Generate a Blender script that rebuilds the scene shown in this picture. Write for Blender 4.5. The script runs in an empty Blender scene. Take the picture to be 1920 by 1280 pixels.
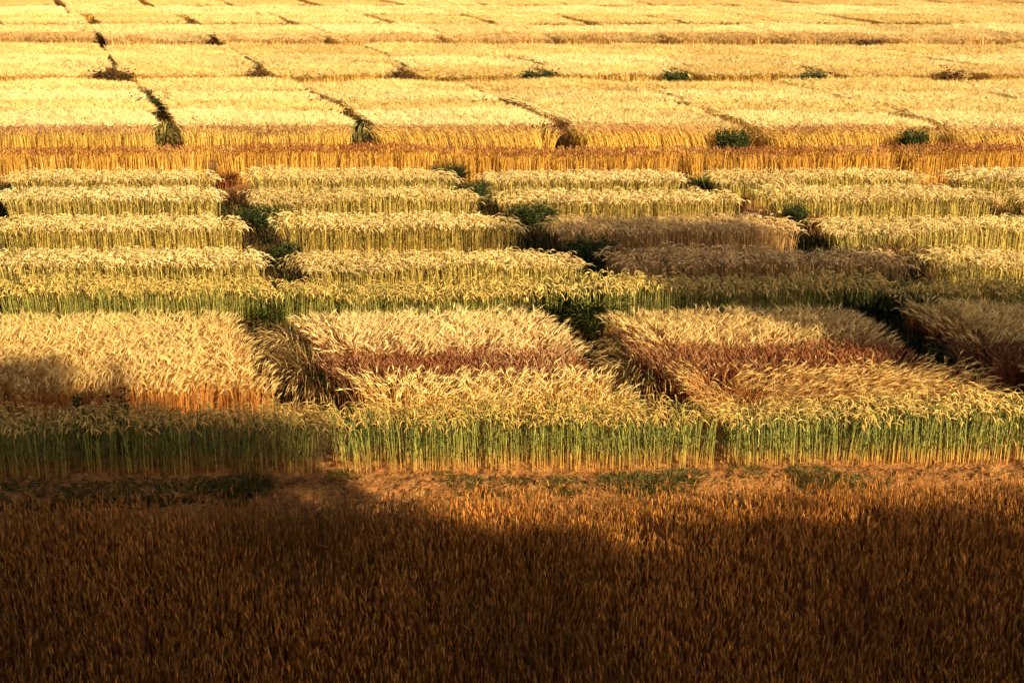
import bpy, math, random
import numpy as np
from mathutils import Vector, Matrix

SC = bpy.context.scene
COL = SC.collection
R = math.radians

# ------------------------------------------------------------------ camera
F_PX, CAM_H, HORIZON = 2600.0, 7.5, -181.0
PITCH = math.atan((640 - HORIZON) / F_PX)
SP, CP = math.sin(PITCH), math.cos(PITCH)

def ground_at(x, y, z=0.0):
    """photo pixel (1920x1280) -> world X, Y on the level z"""
    u, v = (x - 960) / F_PX, -(y - 640) / F_PX
    d = (u, CP + v * SP, v * CP - SP)
    t = (z - CAM_H) / d[2]
    return d[0] * t, d[1] * t

cam = bpy.data.cameras.new('camera')
cam_o = bpy.data.objects.new('camera', cam)
COL.objects.link(cam_o)
cam_o.location = (0, 0, CAM_H)
cam_o.rotation_euler = (math.pi / 2 - PITCH, 0, 0)
cam.sensor_width = 36
cam.lens = F_PX / 1920 * 36
cam.clip_end = 3000
SC.camera = cam_o

# ------------------------------------------------------------------ light
SUN_H = (0.64, -0.768)          # horizontal direction towards the sun
SUN_EL = R(24)
SUN_TAN = math.tan(SUN_EL)
sun = bpy.data.lights.new('sun', 'SUN')
sun.energy = 5.0
sun.angle = R(0.5)
sun.color = (1.0, 0.80, 0.47)
so = bpy.data.objects.new('sun', sun)
COL.objects.link(so)
sdir = Vector((SUN_H[0] * math.cos(SUN_EL), SUN_H[1] * math.cos(SUN_EL), math.sin(SUN_EL)))
so.rotation_euler = sdir.to_track_quat('Z', 'Y').to_euler()

w = bpy.data.worlds.new('World')
SC.world = w
w.use_nodes = True
nt = w.node_tree
sky = nt.nodes.new('ShaderNodeTexSky')
sky.sky_type = 'NISHITA'
sky.sun_disc = False
sky.sun_elevation = SUN_EL
sky.sun_rotation = math.atan2(SUN_H[0], SUN_H[1])
sky.dust_density = 7.0
sky.air_density = 0.8
sky.ozone_density = 0.2
bg = nt.nodes['Background']
bg.inputs['Strength'].default_value = 0.05
nt.links.new(sky.outputs['Color'], bg.inputs['Color'])

SC.view_settings.view_transform = 'Standard'
SC.view_settings.look = 'None'
SC.view_settings.exposure = 0.97
SC.view_settings.gamma = 1.0
SC.cycles.max_bounces = 5
SC.cycles.diffuse_bounces = 3
SC.cycles.transmission_bounces = 3
SC.cycles.glossy_bounces = 2

# ------------------------------------------------------------------ materials
def plant_mat(name, translucent=0.25, rough=0.55, spec=0.3):
    m = bpy.data.materials.new(name)
    m.use_nodes = True
    t = m.node_tree
    p = t.nodes['Principled BSDF']
    out = t.nodes['Material Output']
    a = t.nodes.new('ShaderNodeAttribute')
    a.attribute_name = 'tint'
    n = t.nodes.new('ShaderNodeTexNoise')
    n.inputs['Scale'].default_value = 14
    n.inputs['Detail'].default_value = 3
    g = t.nodes.new('ShaderNodeNewGeometry')
    t.links.new(g.outputs['Position'], n.inputs['Vector'])
    mr = t.nodes.new('ShaderNodeMapRange')
    mr.inputs['From Min'].default_value = 0.3
    mr.inputs['From Max'].default_value = 0.7
    mr.inputs['To Min'].default_value = 0.8
    mr.inputs['To Max'].default_value = 1.15
    t.links.new(n.outputs['Fac'], mr.inputs['Value'])
    mx = t.nodes.new('ShaderNodeMix')
    mx.data_type = 'RGBA'
    mx.blend_type = 'MULTIPLY'
    mx.inputs[0].default_value = 1.0
    # every plot is another variety: a small shift of tone from object to object
    oi = t.nodes.new('ShaderNodeObjectInfo')
    vr = t.nodes.new('ShaderNodeValToRGB')
    vr.color_ramp.elements[0].color = (.86, .80, .70, 1)
    vr.color_ramp.elements[1].color = (1.06, 1.06, 1.10, 1)
    ve = vr.color_ramp.elements.new(.45)
    ve.color = (1.0, .96, .88, 1)
    t.links.new(oi.outputs['Random'], vr.inputs['Fac'])
    m2 = t.nodes.new('ShaderNodeMix')
    m2.data_type = 'RGBA'
    m2.blend_type = 'MULTIPLY'
    m2.inputs[0].default_value = 1.0
    t.links.new(mr.outputs['Result'], m2.inputs[6])
    t.links.new(vr.outputs['Color'], m2.inputs[7])
    t.links.new(a.outputs['Color'], mx.inputs[6])
    t.links.new(m2.outputs[2], mx.inputs[7])
    t.links.new(mx.outputs[2], p.inputs['Base Color'])
    p.inputs['Roughness'].default_value = rough
    p.inputs['Specular IOR Level'].default_value = spec
    if translucent > 0:
        tr = t.nodes.new('ShaderNodeBsdfTranslucent')
        t.links.new(mx.outputs[2], tr.inputs['Color'])
        ms = t.nodes.new('ShaderNodeMixShader')
        ms.inputs[0].default_value = translucent
        t.links.new(p.outputs[0], ms.inputs[1])
        t.links.new(tr.outputs[0], ms.inputs[2])
        t.links.new(ms.outputs[0], out.inputs['Surface'])
    return m

M_STEM = plant_mat('cereal_stem', 0.0, 0.5, 0.35)
M_EAR = plant_mat('cereal_ear', 0.12, 0.6, 0.25)
M_LEAF = plant_mat('cereal_leaf', 0.3, 0.5, 0.35)
M_WEED = plant_mat('weed_leaf', 0.2, 0.65, 0.12)

def soil_mat(name, c1, c2, c3, scale):
    m = bpy.data.materials.new(name)
    m.use_nodes = True
    t = m.node_tree
    p = t.nodes['Principled BSDF']
    g = t.nodes.new('ShaderNodeNewGeometry')
    n = t.nodes.new('ShaderNodeTexNoise')
    n.inputs['Scale'].default_value = scale
    n.inputs['Detail'].default_value = 8
    n.inputs['Roughness'].default_value = 0.65
    t.links.new(g.outputs['Position'], n.inputs['Vector'])
    r = t.nodes.new('ShaderNodeValToRGB')
    r.color_ramp.elements[0].position = 0.3
    r.color_ramp.elements[0].color = (*c1, 1)
    r.color_ramp.elements[1].position = 0.7
    r.color_ramp.elements[1].color = (*c3, 1)
    e = r.color_ramp.elements.new(0.5)
    e.color = (*c2, 1)
    t.links.new(n.outputs['Fac'], r.inputs['Fac'])
    t.links.new(r.outputs['Color'], p.inputs['Base Color'])
    p.inputs['Roughness'].default_value = 0.95
    p.inputs['Specular IOR Level'].default_value = 0.1
    n2 = t.nodes.new('ShaderNodeTexNoise')
    n2.inputs['Scale'].default_value = 22
    n2.inputs['Detail'].default_value = 6
    t.links.new(g.outputs['Position'], n2.inputs['Vector'])
    b = t.nodes.new('ShaderNodeBump')
    b.inputs['Strength'].default_value = 0.7
    b.inputs['Distance'].default_value = 0.05
    t.links.new(n2.outputs['Fac'], b.inputs['Height'])
    t.links.new(b.outputs['Normal'], p.inputs['Normal'])
    return m

M_GROUND = soil_mat('straw_soil', (0.17, 0.075, 0.028), (0.27, 0.13, 0.045), (0.36, 0.2, 0.075), 1.7)
M_PATH = soil_mat('path_soil', (0.13, 0.045, 0.014), (0.33, 0.14, 0.042), (0.46, 0.235, 0.085), 4.2)

# ------------------------------------------------------------------ mesh helpers
class Soup:
    """collects vertex / face arrays and a colour per vertex"""
    def __init__(self):
        self.v, self.c, self.q, self.t, self.n = [], [], [], [], 0

    def tubes(self, P, rad, e1, col, sides=3, flat=1.0, closed=True):
        N, K, _ = P.shape
        T = np.gradient(P, axis=1)
        T /= np.linalg.norm(T, axis=2, keepdims=True) + 1e-9
        E1 = np.broadcast_to(e1[:, None, :], P.shape)
        E2 = np.cross(T, E1)
        E2 /= np.linalg.norm(E2, axis=2, keepdims=True) + 1e-9
        if closed:
            ang = np.arange(sides) * 2 * math.pi / sides + math.pi / 4
        else:
            ang = np.array([0.0, math.pi])
            sides = 2
        rad = np.broadcast_to(rad, (N, K))
        V = (P[:, :, None, :] + rad[:, :, None, None] *
             (np.cos(ang)[None, None, :, None] * E1[:, :, None, :] +
              flat * np.sin(ang)[None, None, :, None] * E2[:, :, None, :]))
        idx = np.arange(N * K * sides).reshape(N, K, sides) + self.n
        if closed:
            nx = np.roll(idx, -1, axis=2)
            Q = np.stack([idx[:, :-1], nx[:, :-1], nx[:, 1:], idx[:, 1:]], -1).reshape(-1, 4)
        else:
            Q = np.stack([idx[:, :-1, 0], idx[:, :-1, 1], idx[:, 1:, 1], idx[:, 1:, 0]], -1).reshape(-1, 4)
        C = np.broadcast_to(col[:, :, None, :], (N, K, sides, 3)).reshape(-1, 3)
        self.v.append(V.reshape(-1, 3)); self.c.append(C); self.q.append(Q)
        self.n += N * K * sides

    def tris(self, A, B, Cc, col):
        N = len(A)
        V = np.stack([A, B, Cc], 1).reshape(-1, 3)
        self.v.append(V)
        self.c.append(np.repeat(col, 3, axis=0))
        self.t.append(np.arange(N * 3).reshape(N, 3) + self.n)
        self.n += N * 3

    def quads(self, V, col):
        N = len(V)
        self.v.append(V.reshape(-1, 3))
        self.c.append(np.repeat(col, 4, axis=0))
        self.q.append(np.arange(N * 4).reshape(N, 4) + self.n)
        self.n += N * 4

    def mesh(self, name, mat):
        me = bpy.data.meshes.new(name)
        v = np.concatenate(self.v).astype(np.float32)
        c = np.concatenate(self.c).astype(np.float32)
        q = np.concatenate(self.q) if self.q else np.zeros((0, 4), int)
        t = np.concatenate(self.t) if self.t else np.zeros((0, 3), int)
        loops = np.concatenate([q.ravel(), t.ravel()]).astype(np.int32)
        starts = np.concatenate([np.arange(len(q)) * 4, len(q) * 4 + np.arange(len(t)) * 3]).astype(np.int32)
        me.vertices.add(len(v))
        me.vertices.foreach_set('co', v.ravel())
        me.loops.add(len(loops))
        me.loops.foreach_set('vertex_index', loops)
        me.polygons.add(len(starts))
        me.polygons.foreach_set('loop_start', starts)
        me.update(calc_edges=True)
        at = me.attributes.new('tint', 'FLOAT_COLOR', 'POINT')
        rgba = np.ones((len(v), 4), np.float32)
        rgba[:, :3] = np.clip(c, 0, 1)
        at.data.foreach_set('color', rgba.ravel())
        me.materials.append(mat)
        me.validate()
        return me

def waves(x, y, rng, n=6, lo=0.4, hi=2.2):
    s = np.zeros_like(x)
    for _ in range(n):
        a = rng.uniform(0, 2 * math.pi)
        k = rng.uniform(lo, hi)
        s += np.sin(k * (x * math.cos(a) + y * math.sin(a)) + rng.uniform(0, 6.3))
    return s / math.sqrt(n)

SHEAR = -0.363     # the alleys run away to the left of the view

def cereal(st, x, y, rng, edge_x=None, edge_y=None, stems=None, ears=None, leaves=None):
    """plants one stand of cereal: curved stems, hooked ears, awns and leaves"""
    N = len(x)
    g = waves(x, y, rng)
    h = st['h'] * (1 + 0.05 * g + rng.normal(0, st.get('hvar', 0.05), N))
    if edge_y is not None:      # the first drills stand lower and thinner
        h = h * (1 - st.get('front', .06) * np.exp(-np.clip(y - edge_y, 0, 9) / st.get('frontd', .3)) * rng.uniform(.4, 1.3, N))
    az = rng.uniform(0, 2 * math.pi, N)
    kk = rng.random(N) < .55
    az[kk] = (math.pi * waves(x, y * 1.5, rng, 5, 2, 7))[kk] + rng.normal(0, .3, kk.sum())
    if 'wind' in st:
        k = rng.random(N) < st.get('windfrac', 0.6)
        az[k] = st['wind'] + rng.normal(0, 0.5, k.sum())
    lean = np.abs(rng.normal(0, st.get('lean0', 0.05), N)) + st.get('lean', 0) * rng.uniform(0.5, 1.3, N)
    if edge_x is not None:      # plants along the alleys bend out into them
        lo, hi = edge_x
        ol = np.clip(1 - (x - lo) / 0.45, 0, 1)
        orr = np.clip(1 - (hi - x) / 0.35, 0, 1)
        ef = st.get('edge', 0.5)
        az = np.where(ol > 0.15, math.pi + rng.normal(0, 0.95, N), az)
        az = np.where(orr > 0.15, rng.normal(0, 0.6, N), az)
        lean = lean + ef * (ol * 1.0 + orr * st.get('edger', .25)) * rng.uniform(0.3, 1.2, N)
    ca, sa = np.cos(az), np.sin(az)
    fr = np.array([0.34, 0.30, 0.16, 0.10, 0.10])          # five lengths of stem
    ang = np.stack([lean * 0.35, lean * 0.8, lean * 1.15 + 0.03,
                    lean * 1.2 + st['hook'] * 0.22 * rng.uniform(0.4, 1.5, N),
                    lean * 1.25 + st['hook'] * 0.55 * rng.uniform(0.5, 1.4, N)], 1)
    L = h[:, None] * fr[None]
    el = st['ear'] * rng.uniform(0.8, 1.2, N)
    hk = st['hook'] * rng.uniform(0.7, 1.25, N)
    ang_e = np.stack([lean * 1.2 + hk * f for f in (0.75, 0.95, 1.12, 1.25)], 1)
    A = np.concatenate([ang, ang_e], 1)
    LL = np.concatenate([L, np.repeat(el[:, None] / 4, 4, 1)], 1)
    r = np.concatenate([np.zeros((N, 1)), np.cumsum(LL * np.sin(A), 1)], 1)
    z = np.concatenate([np.zeros((N, 1)), np.cumsum(LL * np.cos(A), 1)], 1)
    P = np.stack([x[:, None] + r * ca[:, None], y[:, None] + r * sa[:, None], z], 2)
    e1 = np.stack([-sa, ca, np.zeros(N)], 1)
    tint = 1 + rng.normal(0, st.get('tvar', 0.16), N) + 0.06 * g
    tint = np.clip(tint, 0.45, 1.6)[:, None]
    # stems: foot -> middle -> top
    cs = [np.array(st['foot']), np.array(st['foot']) * .12 + np.array(st['mid']) * .88,
          np.array(st['mid']), np.array(st['mid']) * .5 + np.array(st['top']) * .5, np.array(st['top']), np.array(st['top'])]
    cmix = rng.uniform(0, 1, N)[:, None] * st.get('dry', 0.5)
    drycol = np.array(st['top'])[None]
    colS = np.stack([(c[None] * (1 - cmix) + drycol * cmix) * tint for c in cs], 1)
    rs = st['r'] * rng.uniform(0.8, 1.25, N)[:, None] * np.array([1.15, 1.05, 1, .9, .8, .7])[None]
    k = st.get('lod', 0)
    if k == 0:
        stems.tubes(P[:, :6], rs, e1, colS, 3)
    else:
        sel = [0, 2, 4, 5]
        stems.tubes(P[:, sel], rs[:, sel], e1, colS[:, sel], 2, closed=False)
    er = st['er'] * rng.uniform(0.85, 1.2, N)[:, None] * np.array([.5, 1, 1.05, .85, .25])[None]
    ce = np.array(st['earcol'])[None] * np.clip(1 + rng.normal(0, st.get('evar', 0.15), N) + .08 * g, .4, 1.6)[:, None]
    if 'ear2' in st:
        m = np.clip(rng.normal(st.get('ear2mix', 0.3), .25, N) + .25 * waves(x, y, rng, 5, .5, 3), 0, 1)[:, None]
        ce = ce * (1 - m) + np.array(st['ear2'])[None] * m * tint
    colE = np.repeat(ce[:, None], 5, 1)
    ears.tubes(P[:, 5:], er, e1, colE, 4 if k == 0 else 3, flat=0.75)
    na = st.get('awns', 0)
    for j in range(na):
        i = 6 + j % 3
        T = P[:, min(i + 1, 9)] - P[:, i]
        T /= np.linalg.norm(T, axis=1, keepdims=True) + 1e-9
        d = T + rng.normal(0, 0.28, (N, 3))
        d /= np.linalg.norm(d, axis=1, keepdims=True)
        tip = P[:, i] + d * (st['awn'] * rng.uniform(.7, 1.2, N))[:, None]
        sd = np.cross(d, rng.normal(0, 1, (N, 3)))
        sd /= np.linalg.norm(sd, axis=1, keepdims=True) + 1e-9
        wd = st.get('awnw', .0022)
        ears.tris(P[:, i] - sd * wd, P[:, i] + sd * wd, tip, ce * st.get('awnc', 1.15))
    for j in range(st.get('leaves', 0)):
        keep = rng.random(N) < st.get('leafp', 0.8)
        n = keep.sum()
        f = rng.uniform(*st.get('leafh', (.25, .85)), n)
        i0 = np.where(f < .34, 0, np.where(f < .64, 1, 2))
        base = P[keep][np.arange(n), i0] + (f - np.array([0, .34, .64])[i0])[:, None] / np.array([.34, .3, .16])[i0][:, None] * \
            (P[keep][np.arange(n), i0 + 1] - P[keep][np.arange(n), i0])
        la = rng.uniform(0, 2 * math.pi, n)
        ln = st.get('leafl', .22) * rng.uniform(.6, 1.3, n)
        a = np.stack([rng.uniform(.25, .6, n), rng.uniform(.6, 1.3, n), rng.uniform(1.2, 2.6, n)], 1)
        rr = np.concatenate([np.zeros((n, 1)), np.cumsum(np.sin(a) * ln[:, None] / 3, 1)], 1)
        zz = np.concatenate([np.zeros((n, 1)), np.cumsum(np.cos(a) * ln[:, None] / 3, 1)], 1)
        Q = np.stack([base[:, :1] + rr * np.cos(la)[:, None], base[:, 1:2] + rr * np.sin(la)[:, None], base[:, 2:] + zz], 2)
        e = np.stack([-np.sin(la), np.cos(la), rng.normal(0, .3, n)], 1)
        lc = np.array(st['leafcol'])[None] * np.clip(1 + rng.normal(0, .25, n), .4, 1.7)[:, None]
        dm = (rng.random(n) < st.get('dryleaf', .5))[:, None]
        lc = np.where(dm, np.array(st['leafdry'])[None] * np.clip(1 + rng.normal(0, .2, n), .4, 1.6)[:, None], lc)
        leaves.tubes(Q, st.get('leafw', .006) * np.array([.8, 1, .8, .15])[None], e, np.repeat(lc[:, None], 4, 1), closed=False)

STY = {
    'tallwheat': dict(h=.87, hook=1.95, front=0., ear=.11, r=.0036, er=.0088, density=265, leaves=3, awns=2, awn=.05, edge=.22, hvar=.06,
                      foot=(.62, .27, .06), mid=(.28, .32, .075), top=(.54, .45, .11), earcol=(.76, .49, .15), dry=.35, lean0=.12,
                      leafcol=(.075, .125, .035), leafdry=(.36, .31, .08), dryleaf=.25, leafl=.22, leafw=.007, leafh=(.22, .8), tvar=.25),
    'palebarley': dict(h=.74, hook=.8, ear=.10, r=.0036, er=.0085, density=400, leaves=1, awns=8, awn=.11, edge=.33, awnw=.0022, front=.3, frontd=.35,
                       foot=(.42, .13, .03), mid=(.54, .21, .045), top=(.62, .36, .09), earcol=(.78, .57, .24), awnc=1.05, dry=.3,
                       leafcol=(.42, .20, .05), leafdry=(.5, .28, .08), wind=.2, windfrac=.35, hvar=.06, evar=.2),
    'goldbarley': dict(h=.72, hook=.9, ear=.10, r=.0038, er=.0085, density=270, leaves=1, awns=6, awn=.10, edge=.3, front=.3, frontd=.35, awnw=.0022,
                       foot=(.50, .16, .03), mid=(.60, .26, .05), top=(.66, .40, .09), earcol=(.80, .60, .25), awnc=1.05, dry=.3,
                       leafcol=(.45, .20, .05), leafdry=(.55, .28, .07), wind=.2, windfrac=.4, hvar=.10, evar=.22),
    'redbarley': dict(h=.74, hook=.8, ear=.10, r=.0040, er=.0085, density=400, leaves=1, awns=8, awn=.11, edge=.33, awnw=.0022, front=.3, frontd=.35,
                      foot=(.26, .05, .015), mid=(.38, .09, .025), top=(.52, .24, .07), earcol=(.79, .58, .25), awnc=1.05, dry=.15,
                      leafcol=(.36, .09, .03), leafdry=(.42, .16, .05), wind=.2, windfrac=.35, hvar=.06, evar=.2),
    'redwheat': dict(h=.70, hook=.7, ear=.085, r=.0042, er=.0085, density=420, leaves=1, awns=1, awn=.06, edge=.3, hvar=.06,
                     foot=(.15, .04, .013), mid=(.21, .06, .018), top=(.26, .09, .028), earcol=(.27, .09, .032), dry=.1,
                     ear2=(.72, .50, .22), ear2mix=.17, front=0., leafcol=(.2, .045, .016), leafdry=(.36, .1, .03)),
    'fallenbarley': dict(h=.84, hook=.8, ear=.10, r=.004, er=.0085, front=.25, density=270, leaves=1, awns=6, awn=.11, edge=.12, awnw=.0022,
                         foot=(.34, .075, .02), mid=(.46, .13, .03), top=(.6, .30, .07), earcol=(.78, .55, .21), awnc=1.05, dry=.3,
                         leafcol=(.45, .2, .05), leafdry=(.52, .28, .08), wind=-.35, windfrac=.8, lean=.38, hvar=.09),
    'rye': dict(h=.92, lean0=.08, hook=2.1, ear=.12, r=.0042, er=.010, density=310, leaves=2, awns=2, awn=.05, edge=.3, hvar=.06,
                foot=(.50, .29, .06), mid=(.28, .30, .07), top=(.54, .44, .11), earcol=(.76, .52, .165), dry=.35,
                leafcol=(.07, .12, .035), leafdry=(.45, .35, .09), dryleaf=.4, leafl=.24, leafw=.007, tvar=.26),
    'palewheat': dict(h=.87, hook=1.8, ear=.11, r=.0042, er=.009, density=290, leaves=3, awns=4, awn=.09, edge=.35, awnw=.003, hvar=.05, lean0=.06,
                      foot=(.55, .33, .06), mid=(.47, .38, .085), top=(.69, .49, .14), earcol=(.85, .645, .31), dry=.6,
                      leafcol=(.11, .145, .04), leafdry=(.56, .42, .12), dryleaf=.45, leafl=.22, leafw=.007, tvar=.3),
    'brownwheat': dict(h=.87, hook=1.8, ear=.115, r=.0045, er=.0105, density=290, leaves=2, awns=4, awn=.09, edge=.35, awnw=.0035, hvar=.06,  # pale wheat with the tree shade browned into its colours
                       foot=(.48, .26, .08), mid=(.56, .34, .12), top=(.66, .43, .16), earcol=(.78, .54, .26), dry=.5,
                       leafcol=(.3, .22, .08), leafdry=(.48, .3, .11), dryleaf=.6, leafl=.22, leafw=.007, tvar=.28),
    'brownear': dict(h=.9, hook=.7, ear=.085, r=.0062, er=.012, density=260, leaves=1, awns=0, edge=.12, hvar=.03,
                     foot=(.62, .28, .035), mid=(.64, .36, .06), top=(.64, .35, .06), earcol=(.26, .085, .025), dry=.4, ear2=(.66, .40, .14), ear2mix=.08,
                     leafcol=(.5, .28, .04), leafdry=(.66, .38, .06), leafl=.2, leafw=.007, tvar=.3),
    'palestem': dict(h=.92, hook=.8, ear=.09, r=.0062, er=.012, density=250, leaves=1, awns=0, edge=.15, hvar=.035,
                     foot=(.66, .38, .06), mid=(.76, .50, .09), top=(.74, .50, .12), earcol=(.34, .15, .07), dry=.4, ear2=(.74, .5, .22), ear2mix=.18,
                     leafcol=(.5, .3, .06), leafdry=(.68, .42, .09), leafl=.2, leafw=.007, tvar=.25),
    'leanear': dict(h=.96, hook=.8, ear=.09, r=.0062, er=.012, density=250, leaves=1, awns=0, edge=.15, wind=2.9, windfrac=.9, lean=.3, hvar=.04,
                    foot=(.64, .36, .055), mid=(.74, .47, .08), top=(.72, .47, .10), earcol=(.36, .16, .07), dry=.4, ear2=(.76, .52, .22), ear2mix=.2,
                    leafcol=(.5, .3, .06), leafdry=(.66, .4, .08), leafl=.2, leafw=.007, tvar=.25),
    'fargold': dict(h=.86, hook=1.0, ear=.11, r=.008, er=.012, density=300, lod=1, edge=.06, hvar=.03, awns=4, awn=.17, awnw=.007, awnc=1.0, tvar=.12,
                    foot=(.64, .37, .06), mid=(.74, .48, .10), top=(.76, .52, .15), earcol=(.82, .64, .28), dry=.4, ear2=(.76, .53, .19), ear2mix=.3),
    'farpale': dict(h=.85, hook=1.0, ear=.11, r=.008, er=.012, density=300, lod=1, edge=.06, hvar=.03, awns=4, awn=.18, awnw=.007, awnc=1.0, tvar=.12,
                    foot=(.62, .38, .08), mid=(.74, .5, .13), top=(.80, .59, .22), earcol=(.86, .70, .35), dry=.4, ear2=(.82, .63, .27), ear2mix=.25),
    'farbrown': dict(h=.85, hook=1.0, ear=.11, r=.008, er=.012, density=260, lod=1, edge=.06, hvar=.05, awns=4, awn=.16, awnw=.007, awnc=1.0, tvar=.25,
                     foot=(.54, .3, .08), mid=(.66, .42, .13), top=(.74, .52, .19), earcol=(.80, .60, .27), dry=.4, ear2=(.5, .28, .1), ear2mix=.3),
}

STY['leftbarley'] = dict(STY['palebarley'], density=320, front=.42, frontd=.75, foot=(.50, .15, .03), mid=(.60, .22, .04))

zr = random.Random(12)
LIB = {}
def plot_meshes(style, W, D, var):
    """one shared set of meshes (stems, ears, leaves) for a plot W x D"""
    key = (style, round(W, 2), round(D, 2), var)
    if key in LIB:
        return LIB[key]
    st = STY[style]
    rng = np.random.default_rng(abs(hash(key[1:])) % 99991 + sum(map(ord, style)) * 7)
    n = int(W * D * st['density'] * 1.25)
    # sown in drill rows along the plot
    rows = max(2, int(D / 0.13))
    y = (rng.integers(0, rows, n) + 0.5) / rows * D + rng.normal(0, .028, n)
    x = rng.uniform(0, W, n) - W / 2
    # ragged ends and a few thin places
    clump = .8 + .3 * waves(x, y, rng, 8, 6, 22) + .15 * waves(x, y, rng, 6, 1, 4)
    keep = (np.abs(x) < W / 2 - rng.exponential(.11, n)) & (rng.random(n) < clump)
    x, y = x[keep], y[keep]
    S, E, Lf = Soup(), Soup(), Soup()
    cereal(st, x, y, rng, (-W / 2, W / 2), 0.0, S, E, Lf)
    for s in (S, E, Lf):
        for a in s.v:
            a[:, 0] += SHEAR * (a[:, 1])
    if st.get('lod'):
        # small in the picture: one mesh
        S.v += E.v; S.c += E.c
        S.q += [q + S.n for q in E.q]; S.t += [q + S.n for q in E.t]; S.n += E.n
        LIB[key] = (S.mesh('crop', M_EAR),)
    else:
        LIB[key] = (S.mesh('stems', M_STEM), E.mesh('ears', M_EAR), Lf.mesh('leaves', M_LEAF))
    return LIB[key]

def add_plot(name, label, group, style, x0, x1, d0, d1, var=0, rot=0.0, nominal=None, category='crop plot'):
    W, D = x1 - x0, d1 - d0
    nw, nd = nominal or (W, D)
    ms = plot_meshes(style, nw, nd, var)
    cx = (x0 + x1) / 2
    if len(ms) == 1:
        root = bpy.data.objects.new(name, ms[0])
    else:
        root = bpy.data.objects.new(name, None)
    COL.objects.link(root)
    root.location = (cx, d0, 0)
    root.rotation_euler = (0, 0, rot)
    root.scale = (W / nw, D / nd, 1 + zr.uniform(-.06, .05))
    if len(ms) > 1:
        for nm, me in zip(('stems', 'ears', 'leaves'), ms):
            o = bpy.data.objects.new(nm, me)
            COL.objects.link(o)
            o.parent = root
            o['kind'] = 'stuff'
    root['label'] = label
    root['category'] = category
    root['group'] = group
    return root

ORD = ['first', 'second', 'third', 'fourth', 'fifth', 'sixth', 'seventh', 'eighth', 'ninth', 'tenth', 'eleventh',
       'twelfth', 'thirteenth', 'fourteenth', 'fifteenth', 'sixteenth']

def row_edges(y_px, z, alleys, width, d0):
    """alley centres in the photo -> (x0, x1) of each plot between them, along its front edge at depth d0"""
    xs = []
    for a in alleys:
        X, Y = ground_at(a, y_px, z)
        xs.append(X + SHEAR * (d0 - Y))
    return [(xs[i] + width / 2, xs[i + 1] - width / 2) for i in range(len(xs) - 1)]

# ------------------------------------------------------------------ ground
def sheet(name, xs, ys, zf, mat):
    X, Y = np.meshgrid(xs, ys)
    Z = zf(X, Y)
    me = bpy.data.meshes.new(name)
    nx, ny = len(xs), len(ys)
    v = np.stack([X.ravel(), Y.ravel(), Z.ravel()], 1)
    i = np.arange(nx * ny).reshape(ny, nx)
    q = np.stack([i[:-1, :-1], i[:-1, 1:], i[1:, 1:], i[1:, :-1]], -1).reshape(-1, 4)
    me.from_pydata(v.tolist(), [], q.tolist())
    me.materials.append(mat)
    for p in me.polygons:
        p.use_smooth = True
    o = bpy.data.objects.new(name, me)
    COL.objects.link(o)
    o['kind'] = 'structure'
    return o

sheet('ground', np.array([-600, -60, -20, 20, 60, 600.]), np.array([-300, -20, 10, 40, 130, 900.]),
      lambda X, Y: X * 0 - 0.03, M_GROUND)

PR = np.random.default_rng(5)
def path_z(X, Y):
    r = np.random.default_rng(8)
    z = 0.018 * waves(X, Y * 1.6, r, 8, .8, 4) + 0.014 * waves(X, Y, r, 14, 5, 14) + 0.012 * waves(X, Y, r, 20, 18, 40) + r.normal(0, .006, X.shape)
    m = 16.35 + .05 * X                     # two shallow ruts
    z -= .05 * np.exp(-((Y - m - .55) / .17) ** 2) + .05 * np.exp(-((Y - m + .5) / .17) ** 2)
    edge = np.clip((Y - 14.6) / .4, 0, 1) * np.clip((18.3 - Y) / .3, 0, 1)
    return (z + 0.05) * edge - 0.028 * (1 - edge) + .0
sheet('dirt_path', np.linspace(-13, 13, 640), np.linspace(14.5, 18.4, 110), path_z, M_PATH)

# ------------------------------------------------------------------ foreground barley
def foreground():
    rng = np.random.default_rng(3)
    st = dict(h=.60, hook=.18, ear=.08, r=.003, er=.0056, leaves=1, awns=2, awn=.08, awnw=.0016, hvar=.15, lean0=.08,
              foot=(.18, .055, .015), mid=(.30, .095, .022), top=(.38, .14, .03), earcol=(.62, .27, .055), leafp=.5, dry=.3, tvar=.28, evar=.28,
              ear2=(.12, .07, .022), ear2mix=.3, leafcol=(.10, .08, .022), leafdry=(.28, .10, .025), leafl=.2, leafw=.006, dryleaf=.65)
    x0, x1, y0 = -8.5, 8.5, 8.4
    n = int((x1 - x0) * 7.6 * 540)
    x = rng.uniform(x0, x1, n)
    y = rng.uniform(y0, 16.0, n)
    edge = 15.62 + .07 * x + .10 * waves(x, x * 0, rng, 8, .6, 4)
    keep = (y < edge - rng.exponential(.06, n)) & (waves(x, y, rng, 8, .6, 3) > -2.0)
    # nothing beyond the sides of the view is planted close to the camera
    keep &= np.abs(x) < .40 * y + 1.6
    x, y = x[keep], y[keep]
    S = Soup()
    E, Lf = Soup(), Soup()
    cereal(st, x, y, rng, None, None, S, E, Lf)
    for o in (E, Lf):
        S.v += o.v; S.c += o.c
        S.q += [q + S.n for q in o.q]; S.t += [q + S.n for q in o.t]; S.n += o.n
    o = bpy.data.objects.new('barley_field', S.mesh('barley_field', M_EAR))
    COL.objects.link(o)
    o['kind'] = 'stuff'
    o['label'] = 'dense reddish brown barley filling the shaded foreground below the dirt path'
    o['category'] = 'barley field'
foreground()

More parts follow.
